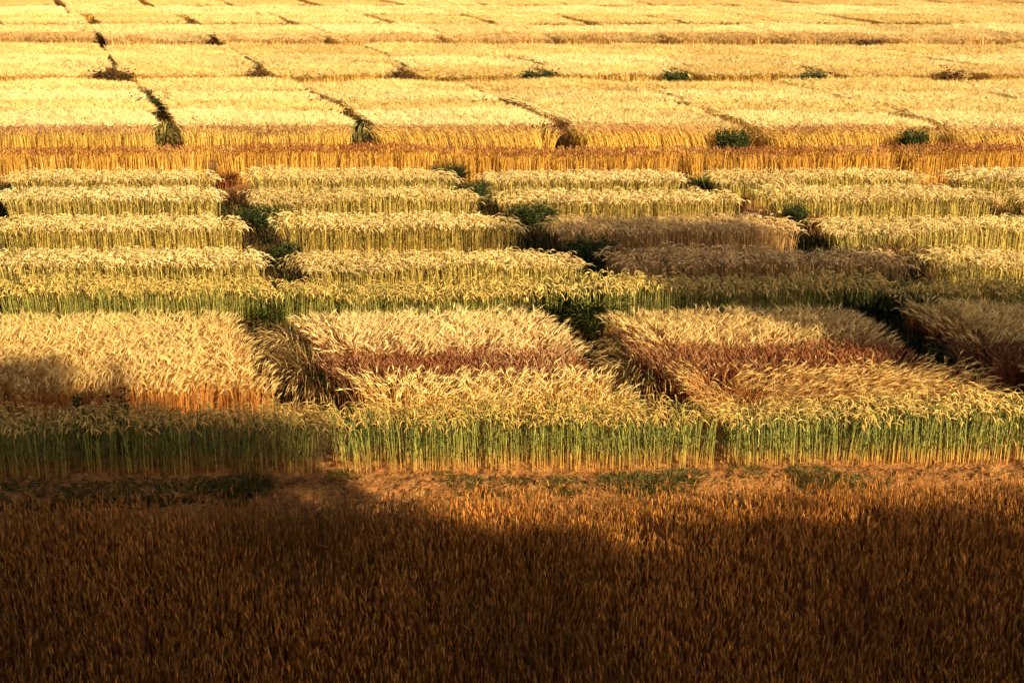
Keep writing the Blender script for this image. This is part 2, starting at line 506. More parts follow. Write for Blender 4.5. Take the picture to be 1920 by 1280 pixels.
# ------------------------------------------------------------------ block beside the path
RA = R(2.2)
def a_row(name, style, spans, d0, d1, labels, group, wave=0):
    for i, ((x0, x1), lb) in enumerate(zip(spans, labels)):
        cx = (x0 + x1) / 2
        s = style[i] if isinstance(style, (list, tuple)) else style
        a, b = d0[i] if isinstance(d0, (list, tuple)) else d0, d1[i] if isinstance(d1, (list, tuple)) else d1
        k = .04 * cx
        add_plot(name[i] if isinstance(name, (list, tuple)) else name, lb, group, s, x0, x1, a + k, b + k, i, RA)

# border strip of tall wheat
sp = row_edges(850, .3, [-110, 627, 1362, 2100], .13, 17.62)
a_row('wheat_plot', 'tallwheat', sp, 17.62, 18.45,
      ['tall green-stemmed wheat standing in dark shade at the path edge',
       'sunlit tall wheat with hooked gold ears at the path, between two narrow dark gaps',
       'tall wheat with dark green stems at the path, right of the second narrow gap'], 'tall wheat plots along the path')

# the barley behind it
sp = row_edges(715, .3, [572, 1172, 1800, 2420], 1.15, 18.85)
a_row('barley_plot', ['goldbarley', 'fallenbarley', 'redbarley'], sp, 18.85, 19.95,
      ['pale gold upright barley directly behind the sunlit tall wheat',
       'tangled pale barley blown flat to the right behind dark green wheat stems',
       'shaded barley beside the dark grass clump at the right edge'], 'barley plots behind the tall wheat')
sp = row_edges(665, .4, [542, 1112, 1690, 2290], 1.1, 20.5)
a_row('wheat_plot', 'redwheat', sp, 20.08, 21.15,
      ['dark red wheat band lit by the sun, under the smooth cream barley',
       'dark red wheat band under the gold barley between two dark green clumps',
       'dark red wheat band in shade at the right edge'], 'dark red wheat bands')
sp = row_edges(610, .4, [505, 1062, 1612, 2170], 1.1, 21.3)
a_row('barley_plot', 'redbarley', sp, 21.3, 23.0,
      ['smooth pale cream barley above a dark red band, lit all over',
       'gold barley above a dark red band between two dark green clumps',
       'dusky pink barley in half shade, right of the dark green grass clump'], 'barley plots above the red bands')
xa = ground_at(-60, 660, .3)[0] - .9
xb = ground_at(556, 735, .3)[0] - .2
add_plot('barley_plot', 'wide deep barley plot at the left, cream top fading to orange stems', 'barley plots above the red bands',
         'leftbarley', xa, xb, 19.6, 23.0, 9, RA)

# ------------------------------------------------------------------ middle block
sp = row_edges(570, .4, [-5, 500, 1050, 1640, 2230], .14, 24.3)
for i, lb in enumerate(['olive gold rye strip at the left edge above the cream barley',
                        'olive gold rye strip, sunlit, behind the smooth cream barley',
                        'rye strip with dark blue green stems behind the gold barley',
                        'rye strip with darkest green stems running out of the right edge']):
    add_plot('rye_plot', lb, 'rye strips with hooked ears', 'rye', *sp[i], 24.25, 25.0, i)

BW = [
    # y, z, alleys, alley width, front, back, styles
    (490, .4, [-45, 515, 1072, 1640, 2225], .95, 26.25, 27.3, 'strip nearest the rye'),
    (432, .4, [-35, 474, 975, 1472, 1985], .95, 29.45, 30.5, 'second strip behind the rye'),
    (376, .4, [-20, 432, 886, 1357, 1815, 2285], .9, 32.5, 33.6, 'third strip behind the rye'),
    (326, .4, [-8, 412, 835, 1238, 1660, 2075], 1.0, 35.2, 36.2, 'strip just before the brown-eared row'),
]
LOOKS = [['pale wheat at the left edge', 'bright pale wheat between the dark alleys', 'brownish shaded wheat', 'gold wheat past the grey brown tussock'],
         ['pale wheat at the left edge', 'bright straw wheat left of the dark alley', 'purplish brown wheat in tree shade', 'bright wheat right of the orange tuft'],
         ['pale wheat at the left edge', 'cream wheat in the middle left', 'gold ragged wheat', 'lit wheat right of the orange tuft', 'short wheat at the right edge'],
         ['pale wheat at the left edge', 'cream wheat right of the brown alley', 'small cream wheat plot mid row', 'ragged cream wheat', 'cream wheat at the right edge']]
for r_, (y, z, al, aw, d0, d1, where) in enumerate(BW):
    for i, (x0, x1) in enumerate(row_edges(y, z, al, aw, d0)):
        st = 'brownwheat' if (r_ in (0, 1) and i == 2) else 'palewheat'  # the two plots under tree shade take the browned colours
        add_plot('wheat_plot', f'{LOOKS[r_][i]}, {where}', 'pale wheat plots of the middle block', st, x0, x1, d0, d1,
                 (r_ * 2 + i) % 4 + (10 if st == 'brownwheat' else 0), 0, (5.2, 1.2))

# ------------------------------------------------------------------ brown-eared rows
for i, (x0, x1) in enumerate(row_edges(295, .5, [-40, 388, 800, 1240, 1650, 2060], .22, 38.4)):
    add_plot('wheat_plot', f'orange-stemmed wheat with brown ears, {ORD[i]} from the left in the unbroken gold row',
             'brown-eared wheat in the unbroken row', 'brownear', x0, x1, 38.4, 39.5, i % 3, 0, (5.7, 1.1))
for i, (x0, x1) in enumerate(row_edges(258, .45, [-62, 305, 663, 1030, 1376, 1716, 2060], .9, 41.9)):
    add_plot('wheat_plot', f'leaning brown-eared wheat, {ORD[i]} from the left between bushy green weeds',
             'leaning brown-eared wheat plots', 'leanear' if i > 1 else 'palestem', x0, x1, 41.9, 43.0, 20 + i % 3, 0, (5.4, 1.1))

# ------------------------------------------------------------------ far blocks
FAR = [
    # y, alleys, front, back, alley width, style choice, description
    (222, [-68, 296, 640, 985, 1310, 1650, 1990], 43.4, 46.2, .9, 'farpale', 'strip behind the leaning brown-eared row'),
    (196, [-70, 284, 610, 930, 1238, 1575, 1880, 2190], 46.4, 49.0, .7, 'fargold', 'second strip behind the brown-eared row'),
    (177, [-72, 268, 575, 880, 1200, 1500, 1800, 2100], 49.2, 51.7, .6, 'farpale', 'third strip behind the brown-eared row'),
    (162, [-74, 252, 548, 845, 1150, 1440, 1730, 2020], 51.9, 54.8, .45, 'fargold', 'fourth strip behind the brown-eared row'),
    (142, [-62, 212, 487, 752, 1010, 1268, 1526, 1784, 2042], 57.0, 60.0, .85, 'fargold', 'strip with a gold front below dark weeds'),
    (115, [-65, 203, 455, 712, 955, 1208, 1456, 1715, 1975], 60.2, 63.5, .55, 'farpale', 'strip behind the gold-fronted strip'),
    (98, [-68, 193, 430, 680, 910, 1150, 1390, 1640, 1890, 2130], 63.65, 69.2, .4, 'fargold', 'back strip of the gold-fronted block'),
    (76, [-25, 183, 394, 604, 812, 1015, 1222, 1428, 1632, 1838, 2045], 72.4, 75.4, .7, 'farbrown', 'strip with a brown speckled front'),
    (56, [-30, 170, 372, 575, 775, 970, 1168, 1366, 1562, 1760, 1960], 75.6, 80.6, .4, 'farpale', 'strip behind the brown speckled one'),
    (37, [-10, 164, 339, 513, 690, 866, 1036, 1200, 1374, 1540, 1704, 1866, 2030], 82.3, 88.3, 1.1, 'fargold', 'third strip from the top edge'),
    (22, [-45, 122, 288, 455, 622, 790, 955, 1115, 1275, 1435, 1595, 1755, 1915, 2075], 88.45, 95.2, .55, 'farpale', 'second strip from the top edge'),
    (7, [-45, 108, 262, 410, 560, 710, 857, 1005, 1155, 1300, 1443, 1582, 1722, 1862, 2002], 96.5, 112.0, 1.0, 'fargold', 'strip along the top edge'),
]
frng = random.Random(4)
for r_, (y, al, d0, d1, aw, sty, where) in enumerate(FAR):
    word = {'farpale': 'pale', 'fargold': 'gold', 'farbrown': 'brown gold'}[sty]
    spans = row_edges(y, .6, al, aw, d0)
    nomw = sum(b - a for a, b in spans) / len(spans)
    for i, (x0, x1) in enumerate(spans):
        add_plot('grain_plot', f'{word} grain, {ORD[i]} from the left in the {where}',
                 f'far plots in the {where}', sty, x0, x1, d0, d1, frng.randrange(3), 0, (nomw, d1 - d0), 'crop plot')

# ------------------------------------------------------------------ weeds and tussocks
def tuft_mesh(seed, n, h, spread, arch, cols, width=.008, heads=0, headcol=(.6, .42, .18), az0=None, core=.3):
    rng = np.random.default_rng(seed)
    S = Soup()
    a = rng.uniform(0, 2 * math.pi, n)
    rr = spread * core * np.sqrt(rng.random(n))
    bx, by = rr * np.cos(a), rr * np.sin(a)
    az = a + rng.normal(0, .6, n)
    if az0 is not None:
        az = az0 + rng.normal(0, .55, n)
    hh = h * rng.uniform(.55, 1.15, n)
    la = np.abs(rng.normal(0, .35, n)) + rr / (spread * core + 1e-6) * .3
    ang = np.stack([la * .4, la * .9, la + arch * rng.uniform(.2, .8, n), la + arch * rng.uniform(.6, 1.4, n)], 1)
    L = hh[:, None] * np.array([.3, .28, .24, .2])[None]
    r = np.concatenate([np.zeros((n, 1)), np.cumsum(L * np.sin(ang), 1)], 1)
    z = np.concatenate([np.zeros((n, 1)), np.cumsum(L * np.cos(ang), 1)], 1)
    P = np.stack([bx[:, None] + r * np.cos(az)[:, None], by[:, None] + r * np.sin(az)[:, None], z], 2)
    e = np.stack([-np.sin(az), np.cos(az), rng.normal(0, .3, n)], 1)
    c = np.array(cols)[rng.integers(0, len(cols), n)] * np.clip(1 + rng.normal(0, .25, n), .4, 1.7)[:, None]
    S.tubes(P, width * np.array([.8, 1, 1, .7, .15])[None], e, np.repeat(c[:, None], 5, 1), closed=False)
    if heads:
        k = rng.random(n) < heads
        m = k.sum()
        T = P[k][:, 4] - P[k][:, 3]
        T /= np.linalg.norm(T, axis=1, keepdims=True) + 1e-9
        st = np.linspace(0, 1, 4)[None, :, None] * .11
        Q = P[k][:, 4][:, None] + T[:, None] * st
        Q[:, :, 2] -= (st[:, :, 0] * 2.2) ** 2
        hc = np.array(headcol)[None] * np.clip(1 + rng.normal(0, .2, m), .4, 1.6)[:, None]
        S.tubes(Q, .0075 * np.array([.5, 1, .8, .2])[None], e[k], np.repeat(hc[:, None], 4, 1), 4)
    return S.mesh('blades', M_WEED)

def broadleaf_mesh(seed, n, h, spread, cols, size=.05):
    """branching broad-leaved weed: stalks with many small leaves"""
    rng = np.random.default_rng(seed)
    S = Soup()
    ns = max(5, n // 14)
    a = rng.uniform(0, 2 * math.pi, ns)
    top = np.stack([spread * .5 * np.sqrt(rng.random(ns)) * np.cos(a), spread * .5 * np.sqrt(rng.random(ns)) * np.sin(a),
                    h * rng.uniform(.5, 1.0, ns)], 1)
    base = top * np.array([.25, .25, 0])[None]
    t = np.linspace(0, 1, 4)[None, :, None]
    P = base[:, None] * (1 - t) + top[:, None] * t
    e = np.stack([-np.sin(a), np.cos(a), 0 * a], 1)
    c = np.array(cols)[rng.integers(0, len(cols), ns)]
    S.tubes(P, .006 * np.array([1.3, 1.1, .9, .4])[None], e, np.repeat(c[:, None], 4, 1), 3)
    i = rng.integers(0, ns, n)
    u = np.sqrt(rng.uniform(.03, 1.0, n))[:, None]
    q = base[i] * (1 - u) + top[i] * u + rng.normal(0, spread * .06, (n, 3))
    q[:, 2] = np.maximum(q[:, 2], .01)
    d = rng.normal(0, 1, (n, 3)); d[:, 2] = d[:, 2] * .4 + .25
    d /= np.linalg.norm(d, axis=1, keepdims=True)
    s = np.cross(d, rng.normal(0, 1, (n, 3))); s /= np.linalg.norm(s, axis=1, keepdims=True)
    ln = size * rng.uniform(.6, 1.5, n)[:, None]
    V = np.stack([q, q + d * ln * .5 + s * ln * .25, q + d * ln, q + d * ln * .5 - s * ln * .25], 1)
    cc = np.array(cols)[rng.integers(0, len(cols), n)] * np.clip(1 + rng.normal(0, .3, n), .35, 1.8)[:, None]
    S.quads(V, cc)
    return S.mesh('leaves', M_WEED)

DKG = [(.028, .042, .012), (.04, .058, .015), (.02, .03, .01), (.07, .08, .022)]
GRN = [(.07, .10, .022), (.11, .14, .03), (.05, .075, .02), (.2, .19, .05)]
OLV = [(.22, .2, .05), (.3, .24, .07), (.13, .14, .035), (.4, .3, .1)]
BRN = [(.13, .055, .02), (.19, .085, .03), (.08, .035, .014), (.28, .15, .05)]
RED = [(.20, .06, .018), (.30, .11, .03), (.13, .04, .014), (.38, .19, .05)]
TAN = [(.5, .34, .12), (.42, .26, .09), (.3, .17, .06), (.58, .42, .18)]
TYPES = {
    'bush': [broadleaf_mesh(11 + k, 3000, .85, .9, DKG, .07) for k in range(2)],
    'green': [tuft_mesh(21 + k, 520, .75, .7, .9, GRN, .009) for k in range(2)],
    'dark': [tuft_mesh(31 + k, 620, .8, .8, .8, DKG, .010) for k in range(2)],
    'olive': [tuft_mesh(41 + k, 420, .75, .8, 1.3, OLV, .009, .3) for k in range(2)],
    'brown': [tuft_mesh(51 + k, 420, .6, .8, 1.2, BRN, .010, .2, (.4, .22, .09)) for k in range(2)],
    'red': [tuft_mesh(61 + k, 420, .55, .9, 1.0, RED, .010, .15, (.5, .26, .09)) for k in range(2)],
    'tan': [tuft_mesh(71 + k, 520, .85, .9, 1.6, TAN, .007, .6, (.68, .5, .22)) for k in range(2)],
    'mix': [tuft_mesh(81 + k, 1500, .85, 1.2, 1.5, BRN + DKG[:2] + TAN[:2], .005, .22, (.6, .42, .2)) for k in range(2)],
    'dry': [broadleaf_mesh(101 + k, 2600, .9, .9, BRN[:3] + RED[:1] + DKG[:1], .07) for k in range(2)],
    'verge': [tuft_mesh(91 + k, 1100, .20, .9, .9, [(.06, .07, .012), (.035, .05, .01), (.05, .055, .014), (.15, .12, .035)], .007, 0, core=.95) for k in range(3)],
}
wr = random.Random(9)
def weed(name, kind, px, py, z, sx, sy, sz, label, group, rot=None):
    X, Y = ground_at(px, py, z)
    ms = TYPES[kind]
    o = bpy.data.objects.new(name, ms[wr.randrange(len(ms))])
    COL.objects.link(o)
    o.location = (X, Y, -.02)
    o.rotation_euler = (0, 0, wr.uniform(0, 6.28) if rot is None else rot)
    o.scale = (sx, sy, sz)
    o['label'] = label
    o['category'] = 'weeds'
    o['group'] = group
    return o

GA, GB, GC, GD = 'weeds in the barley alleys', 'weeds in the pale wheat alleys', 'weeds in the far alleys', 'grass patches on the path'
WEEDS = [
    # near block
    ('grass_tussock', 'mix', 590, 700, .35, 1.1, 1.6, .95, 'big arching straw and black tussock left of the pale upright barley', GA),
    ('grass_tussock', 'tan', 560, 640, .4, .9, 1.4, .9, 'arching cream grass above the big black and straw tussock', GA),
    ('grass_tussock', 'mix', 1215, 695, .3, 1.2, 1.5, .95, 'big dark brown fanned tussock left of the flattened barley', GA),
    ('grass_tussock', 'tan', 1185, 640, .4, .9, 1.1, .8, 'pale nodding grass just above the dark brown fanned tussock', GA),
    ('weed_clump', 'dark', 1855, 690, .3, 1.3, 1.5, 1.0, 'dark green grass clump near the right edge behind hooked wheat', GA),
    ('weed_clump', 'brown', 1800, 655, .4, 1.0, 1.2, 1.0, 'brown tangled weeds left above the dark green clump at right edge', GA),
    ('weed_clump', 'dark', 1085, 595, .2, 1.6, 1.9, 1.15, 'large dark green weed clump below the gap in the rye strips', GA),
    ('weed_clump', 'green', 1110, 600, .3, .9, 1.0, .9, 'green spiky grass in front of the large dark green clump', GA),
    ('weed_clump', 'dark', 1640, 595, .2, 1.8, 1.9, 1.15, 'broad dark green grass clump under the shaded rye, right of centre', GA),
    ('weed_clump', 'green', 505, 585, .35, .8, 1.1, .9, 'grey green weeds under the rye at the first alley', GA),
    # pale wheat alleys
    ('weed_clump', 'bush', 535, 487, .3, .9, 1.1, .8, 'round black green weed lowest in the first wheat alley', GB),
    ('grass_tussock', 'tan', 572, 488, .35, .6, .8, .8, 'small reddish straw tuft right of the lowest black green weed', GB),
    ('weed_clump', 'bush', 492, 420, .3, .9, 1.2, .85, 'upper black green weed in the first wheat alley', GB),
    ('weed_clump', 'brown', 447, 365, .4, 1.0, 1.4, 1.1, 'brown and green weeds near the top of the first wheat alley', GB),
    ('weed_clump', 'red', 420, 322, .4, 1.2, 1.0, .9, 'rust weeds at the top of the first alley under the gold row', GB),
    ('weed_clump', 'dark', 843, 325, .4, 1.1, 1.2, .9, 'dark green weeds at the top of the second wheat alley', GB),
    ('weed_clump', 'bush', 893, 368, .35, .6, 1.0, .9, 'narrow black weed halfway up the second wheat alley', GB),
    ('weed_clump', 'bush', 1000, 420, .3, 1.1, 1.3, .9, 'black weed hollow left of the purplish brown wheat', GB),
    ('weed_clump', 'bush', 1105, 485, .3, 1.1, 1.4, .9, 'black weed hollow left of the brownish shaded wheat by the rye', GB),
    ('weed_clump', 'red', 1250, 322, .4, 1.4, 1.0, .8, 'rust red weeds topping the third wheat alley', GB),
    ('weed_clump', 'green', 1322, 340, .4, 1.0, 1.0, .9, 'olive green weeds below the rust red weeds of the third alley', GB),
    ('weed_clump', 'red', 1380, 368, .3, 1.0, 1.0, .8, 'orange brown tuft midway in the third wheat alley', GB),
    ('weed_clump', 'red', 1525, 408, .4, 1.2, 1.1, 1.0, 'large orange tuft beside a black gap right of the purplish wheat', GB),
    ('weed_clump', 'bush', 1492, 418, .3, .7, 1.0, .9, 'black gap filling weed left of the large orange tuft', GB),
    ('grass_tussock', 'mix', 1690, 485, .3, 1.6, 1.4, .8, 'rounded grey brown tussock at the right end of the shaded wheat', GB),
    ('weed_clump', 'red', 1675, 322, .4, 1.3, 1.0, .9, 'dark rust weeds topping the fourth wheat alley', GB),
    ('weed_clump', 'red', 1832, 366, .35, 1.3, 1.0, .8, 'flat rust weeds in the fourth alley near the right edge', GB),
    ('weed_clump', 'dark', 2, 372, .4, .7, 1.0, 1.0, 'dark weeds cut by the left edge among pale wheat', GB),
    ('weed_clump', 'dark', -4, 555, .5, .8, 1.0, 1.0, 'dark weeds cut by the left edge beside the olive rye', GB),
    # far alleys
    ('weed_clump', 'bush', 286, 197, .5, 1.2, 2.2, 1.35, 'tallest black green bush, first alley of the far field', GC),
    ('weed_clump', 'red', 262, 172, .6, .7, 1.2, 1.0, 'small orange weeds just above the tallest black green bush', GC),
    ('weed_clump', 'olive', 305, 250, .4, 1.1, 1.2, 1.2, 'yellow green grass clump below the tallest black green bush', GC),
    ('weed_clump', 'bush', 657, 232, .5, .8, 1.4, 1.1, 'dark green round weed, second alley behind the gold row', GC),
    ('weed_clump', 'olive', 668, 255, .4, 1.1, 1.1, 1.1, 'olive grass under the dark green round weed of the second alley', GC),
    ('weed_clump', 'brown', 608, 195, .6, 1.1, 2.6, 1.1, 'long brown weed line running down to the second alley', GC),
    ('weed_clump', 'brown', 1030, 248, .45, 1.4, 1.2, 1.1, 'brown and green grass between leaning brown-eared plots, mid picture', GC),
    ('weed_clump', 'red', 925, 191, .6, 1.5, 2.6, 1.0, 'long maroon weed line in the third far alley', GC),
    ('weed_clump', 'green', 985, 222, .5, .9, 1.1, .9, 'small green weed at the foot of the long maroon line', GC),
    ('weed_clump', 'red', 1238, 190, .6, 1.5, 2.2, .9, 'maroon weed streak right of the long maroon line', GC),
    ('weed_clump', 'bush', 1374, 256, .45, 1.3, 1.1, 1.2, 'black green bush in leaning brown-eared wheat, left of two', GC),
    ('weed_clump', 'bush', 1714, 256, .45, 1.3, 1.1, 1.2, 'black green bush in leaning brown-eared wheat, right of two', GC),
    ('weed_clump', 'red', 1580, 200, .6, 1.3, 1.6, .9, 'rust weed patch among cream grain, right of the maroon streak', GC),
    ('weed_clump', 'red', 1868, 192, .6, 1.3, 1.6, .9, 'rust weeds near the right edge behind the brown-eared row', GC),
    ('weed_clump', 'brown', 212, 132, .5, 1.2, 2.4, 1.1, 'brown grass in the leftmost gap of the gold-fronted block', GC),
    ('weed_clump', 'red', 192, 100, .6, .9, 1.6, .9, 'orange weeds above the leftmost brown grass gap', GC),
    ('weed_clump', 'brown', 483, 138, .5, 1.2, 2.0, 1.1, 'brown grass in the second gap of the gold-fronted block', GC),
    ('weed_clump', 'brown', 445, 108, .6, 1.0, 2.4, 1.0, 'dark brown weeds further up the second gap', GC),
    ('weed_clump', 'red', 755, 140, .5, 1.5, 1.2, 1.1, 'maroon grass in the third gap of the gold-fronted block', GC),
    ('weed_clump', 'dark', 722, 121, .6, 1.2, 2.4, 1.1, 'dark weed line above the maroon grass of the third gap', GC),
    ('weed_clump', 'bush', 1010, 138, .5, 1.8, 2.0, 1.15, 'black green bush, left of three in the gold-fronted block', GC),
    ('weed_clump', 'red', 953, 114, .6, 1.2, 1.2, .9, 'rust weeds up left of the leftmost black green bush', GC),
    ('weed_clump', 'bush', 1268, 140, .5, 1.6, 1.6, 1.15, 'black green bush, middle of three in the gold-fronted block', GC),
    ('weed_clump', 'red', 1215, 117, .6, 1.2, 1.4, .9, 'rust weeds up left of the middle black green bush', GC),
    ('weed_clump', 'bush', 1526, 141, .5, 1.8, 1.4, 1.1, 'black green bush, right of three in the gold-fronted block', GC),
    ('weed_clump', 'dark', 1480, 122, .6, 1.4, 2.6, 1.0, 'thin dark weed line leading down to the rightmost black bush', GC),
    ('weed_clump', 'red', 1782, 143, .5, 1.6, 1.2, 1.0, 'maroon weeds ending the last gap of the gold-fronted block', GC),
    ('weed_clump', 'red', 1740, 126, .6, 1.2, 2.6, .9, 'thin maroon line leading to the last gap of the gold-fronted block', GC),
    ('weed_clump', 'brown', 181, 66, .6, 1.3, 3.4, 1.1, 'brown weeds in the leftmost gap of the speckled block', GC),
    ('weed_clump', 'brown', 392, 70, .6, 1.3, 3.0, 1.0, 'brown weeds in the second gap of the speckled block', GC),
    ('weed_clump', 'red', 1628, 78, .6, 2.2, 1.6, 1.0, 'maroon weeds alone in the speckled block at the right', GC),
]
GCH = {'dry': 1.02, 'bush': 1.0, 'green': 1.3, 'dark': 1.2, 'olive': 1.3, 'brown': 2.0, 'red': 2.4}
for wd in WEEDS:
    WY = wd[3]
    if wd[-1] is GC and wd[3] < 212 and wd[1] in ('red', 'brown', 'dark'):
        wd = (wd[0], 'dry', *wd[2:4], .8, *wd[5:])
    if wd[-1] is GC:      # weeds as tall as the grain beside them
        wd = (*wd[:3], wd[3] + (0 if wd[1] == 'dry' else 7), wd[4], wd[5] * 1.35, wd[6] * 1.15, (.62 + .38 * wd[7]) * GCH[wd[1]], *wd[8:])
        if 130 <= WY <= 146:      # clumps that stand in the mouth of an alley, level with the front drills
            wd = (*wd[:3], 147, .75, wd[5] * .58, wd[6] * .8, wd[7] * 1.2, *wd[8:])
        elif WY == 256:
            wd = (*wd[:3], 268, .6, wd[5] * .52, wd[6], wd[7] * 1.15, *wd[8:])
        elif WY == 78:
            wd = (*wd[:3], 81, .7, *wd[5:])
    weed(*wd)
for i, a in enumerate([163, 338, 512, 688, 866, 1036, 1195, 1374, 1540, 1704, 1866]):
    weed('weed_clump', 'dry', a, 48 + i * .25, .7, 1.9, 2.8, 1.02,
         f'small brown weed spot, {ORD[i]} from the left in the row below the top edge', 'weed spots below the top edge', 0)
for i, a in enumerate([108, 262, 410, 560, 710, 857, 1005, 1155, 1300, 1443, 1582, 1722, 1862]):
    weed('weed_clump', 'dry', a, 15 + i * .2, .7, 2.0, 3.0, 1.02,
         f'tiny brown weed spot, {ORD[i]} from the left along the top edge', 'weed spots along the top edge', 0)
# green patches on the path
for px, py, sx, sy, sz, lb in [
        (60, 935, 1.9, .9, 1.2, 'dark grass patch on the path at the left edge'),
        (300, 930, 2.6, .7, 1.2, 'longest dark grass patch on the shaded path'),
        (455, 915, .8, .6, 1.6, 'dark bushy grass patch where the path shade ends'),
        (640, 893, .4, .3, .9, 'tiny green sprout under the first narrow wheat gap'),
        (845, 897, .5, .3, 1.0, 'small green sprouts on the sunlit path below the bright wheat'),
        (930, 915, 1.2, .5, 1.1, 'green grass patch in the middle of the sunlit path'),
        (1058, 913, .65, .4, 1.1, 'small green patch right of the middle grass patch'),
        (1215, 908, 1.3, .55, 1.2, 'bright green grass patch below the second narrow wheat gap'),
        (1290, 893, .6, .35, 1.0, 'small green patch at the wheat foot above the bright green one'),
        (1405, 888, .5, .35, 1.2, 'green sprouts at the foot of the second narrow wheat gap'),
        (1525, 897, .7, .55, 1.5, 'tall green grass tuft on the path right of the gap'),
        (1605, 905, .9, .35, 1.0, 'flat dark green patch right of the tall path tuft')]:
    o = weed('grass_patch', 'verge', px, py, .03, sx * .62, sy * .8, sz * .55, lb, GD, wr.choice([0, math.pi]))
    o['category'] = 'grass patch'
    o.location.z = .0

# low weeds that carpet the alleys of the two nearer blocks
def alley_cover():
    rng = np.random.default_rng(77)
    lines = [
        [(545, 735, .1), (515, 610, .3), (505, 590, .2), (520, 500, .3), (478, 430, .4), (432, 376, .4), (412, 326, .5)],
        [(1195, 730, .1), (1090, 610, .3), (1050, 590, .2), (1090, 495, .3), (983, 430, .4), (886, 376, .4), (835, 326, .5)],
        [(1830, 720, .1), (1680, 610, .3), (1640, 590, .2), (1670, 495, .3), (1495, 430, .4), (1357, 376, .4), (1238, 326, .5)],
        [(2240, 495, .3), (2010, 430, .4), (1815, 376, .4), (1660, 326, .5)],
        [(-40, 500, .3), (-28, 430, .4), (-18, 376, .4), (-8, 326, .5)]]
    for r0, r1 in ((0, 4), (4, 7)):       # the two blocks behind the brown-eared rows
        for k in range(1, 7):
            lines.append([(FAR[q_][1][k], FAR[q_][0], .4) for q_ in range(r0, r1)])
    S = Soup()
    for ln in lines:
        pts = np.array([ground_at(*p) for p in ln])
        seg = np.linalg.norm(np.diff(pts, axis=0), axis=1)
        n = int(seg.sum() * 420)
        u = np.sort(rng.random(n)) * seg.sum()
        cum = np.concatenate([[0], np.cumsum(seg)])
        bx = np.interp(u, cum, pts[:, 0]) + rng.normal(0, .30, n)
        by = np.interp(u, cum, pts[:, 1]) + rng.normal(0, .1, n)
        den = waves(bx * 1.0, by, rng, 6, .8, 3)
        ok = den > -1.0
        bx, by, den = bx[ok], by[ok], den[ok]
        n = len(bx)
        az = rng.uniform(0, 6.28, n)
        hh = np.clip((.30 if pts[0, 1] < 38 else .5) + .14 * den, .08, .8) * rng.uniform(.5, 1.4, n)
        la = np.abs(rng.normal(.2, .3, n))
        ang = np.stack([la * .5, la, la + .5 * rng.random(n), la + 1.2 * rng.random(n)], 1)
        L = hh[:, None] * np.array([.3, .28, .24, .2])[None]
        r = np.concatenate([np.zeros((n, 1)), np.cumsum(L * np.sin(ang), 1)], 1)
        z = np.concatenate([np.zeros((n, 1)), np.cumsum(L * np.cos(ang), 1)], 1) - .02
        P = np.stack([bx[:, None] + r * np.cos(az)[:, None], by[:, None] + r * np.sin(az)[:, None], z], 2)
        e = np.stack([-np.sin(az), np.cos(az), rng.normal(0, .3, n)], 1)
        mixc = np.clip(.25 + .3 * waves(bx, by, rng, 5, .5, 2) + rng.normal(0, .25, n), 0, 1)[:, None]
        g = np.array(DKG)[rng.integers(0, 4, n)]
        b = np.array(BRN)[rng.integers(0, 4, n)]
        mixc = np.clip(mixc + (.45 if pts[0, 1] > 38 else 0), 0, 1)
        c = (g * (1 - mixc) + b * mixc) * np.clip(1 + rng.normal(0, .25, n), .4, 1.7)[:, None]
        S.tubes(P, rng.choice([.006, .012, .018], n)[:, None] * np.array([.8, 1, 1, .8, .15])[None], e, np.repeat(c[:, None], 5, 1), closed=False)
    o = bpy.data.objects.new('alley_weeds', S.mesh('alley_weeds', M_WEED))
    COL.objects.link(o)
    o['kind'] = 'stuff'
    o['label'] = 'low dark green and brown weeds carpeting the alleys between the wheat and barley plots'
    o['category'] = 'weeds'
alley_cover()

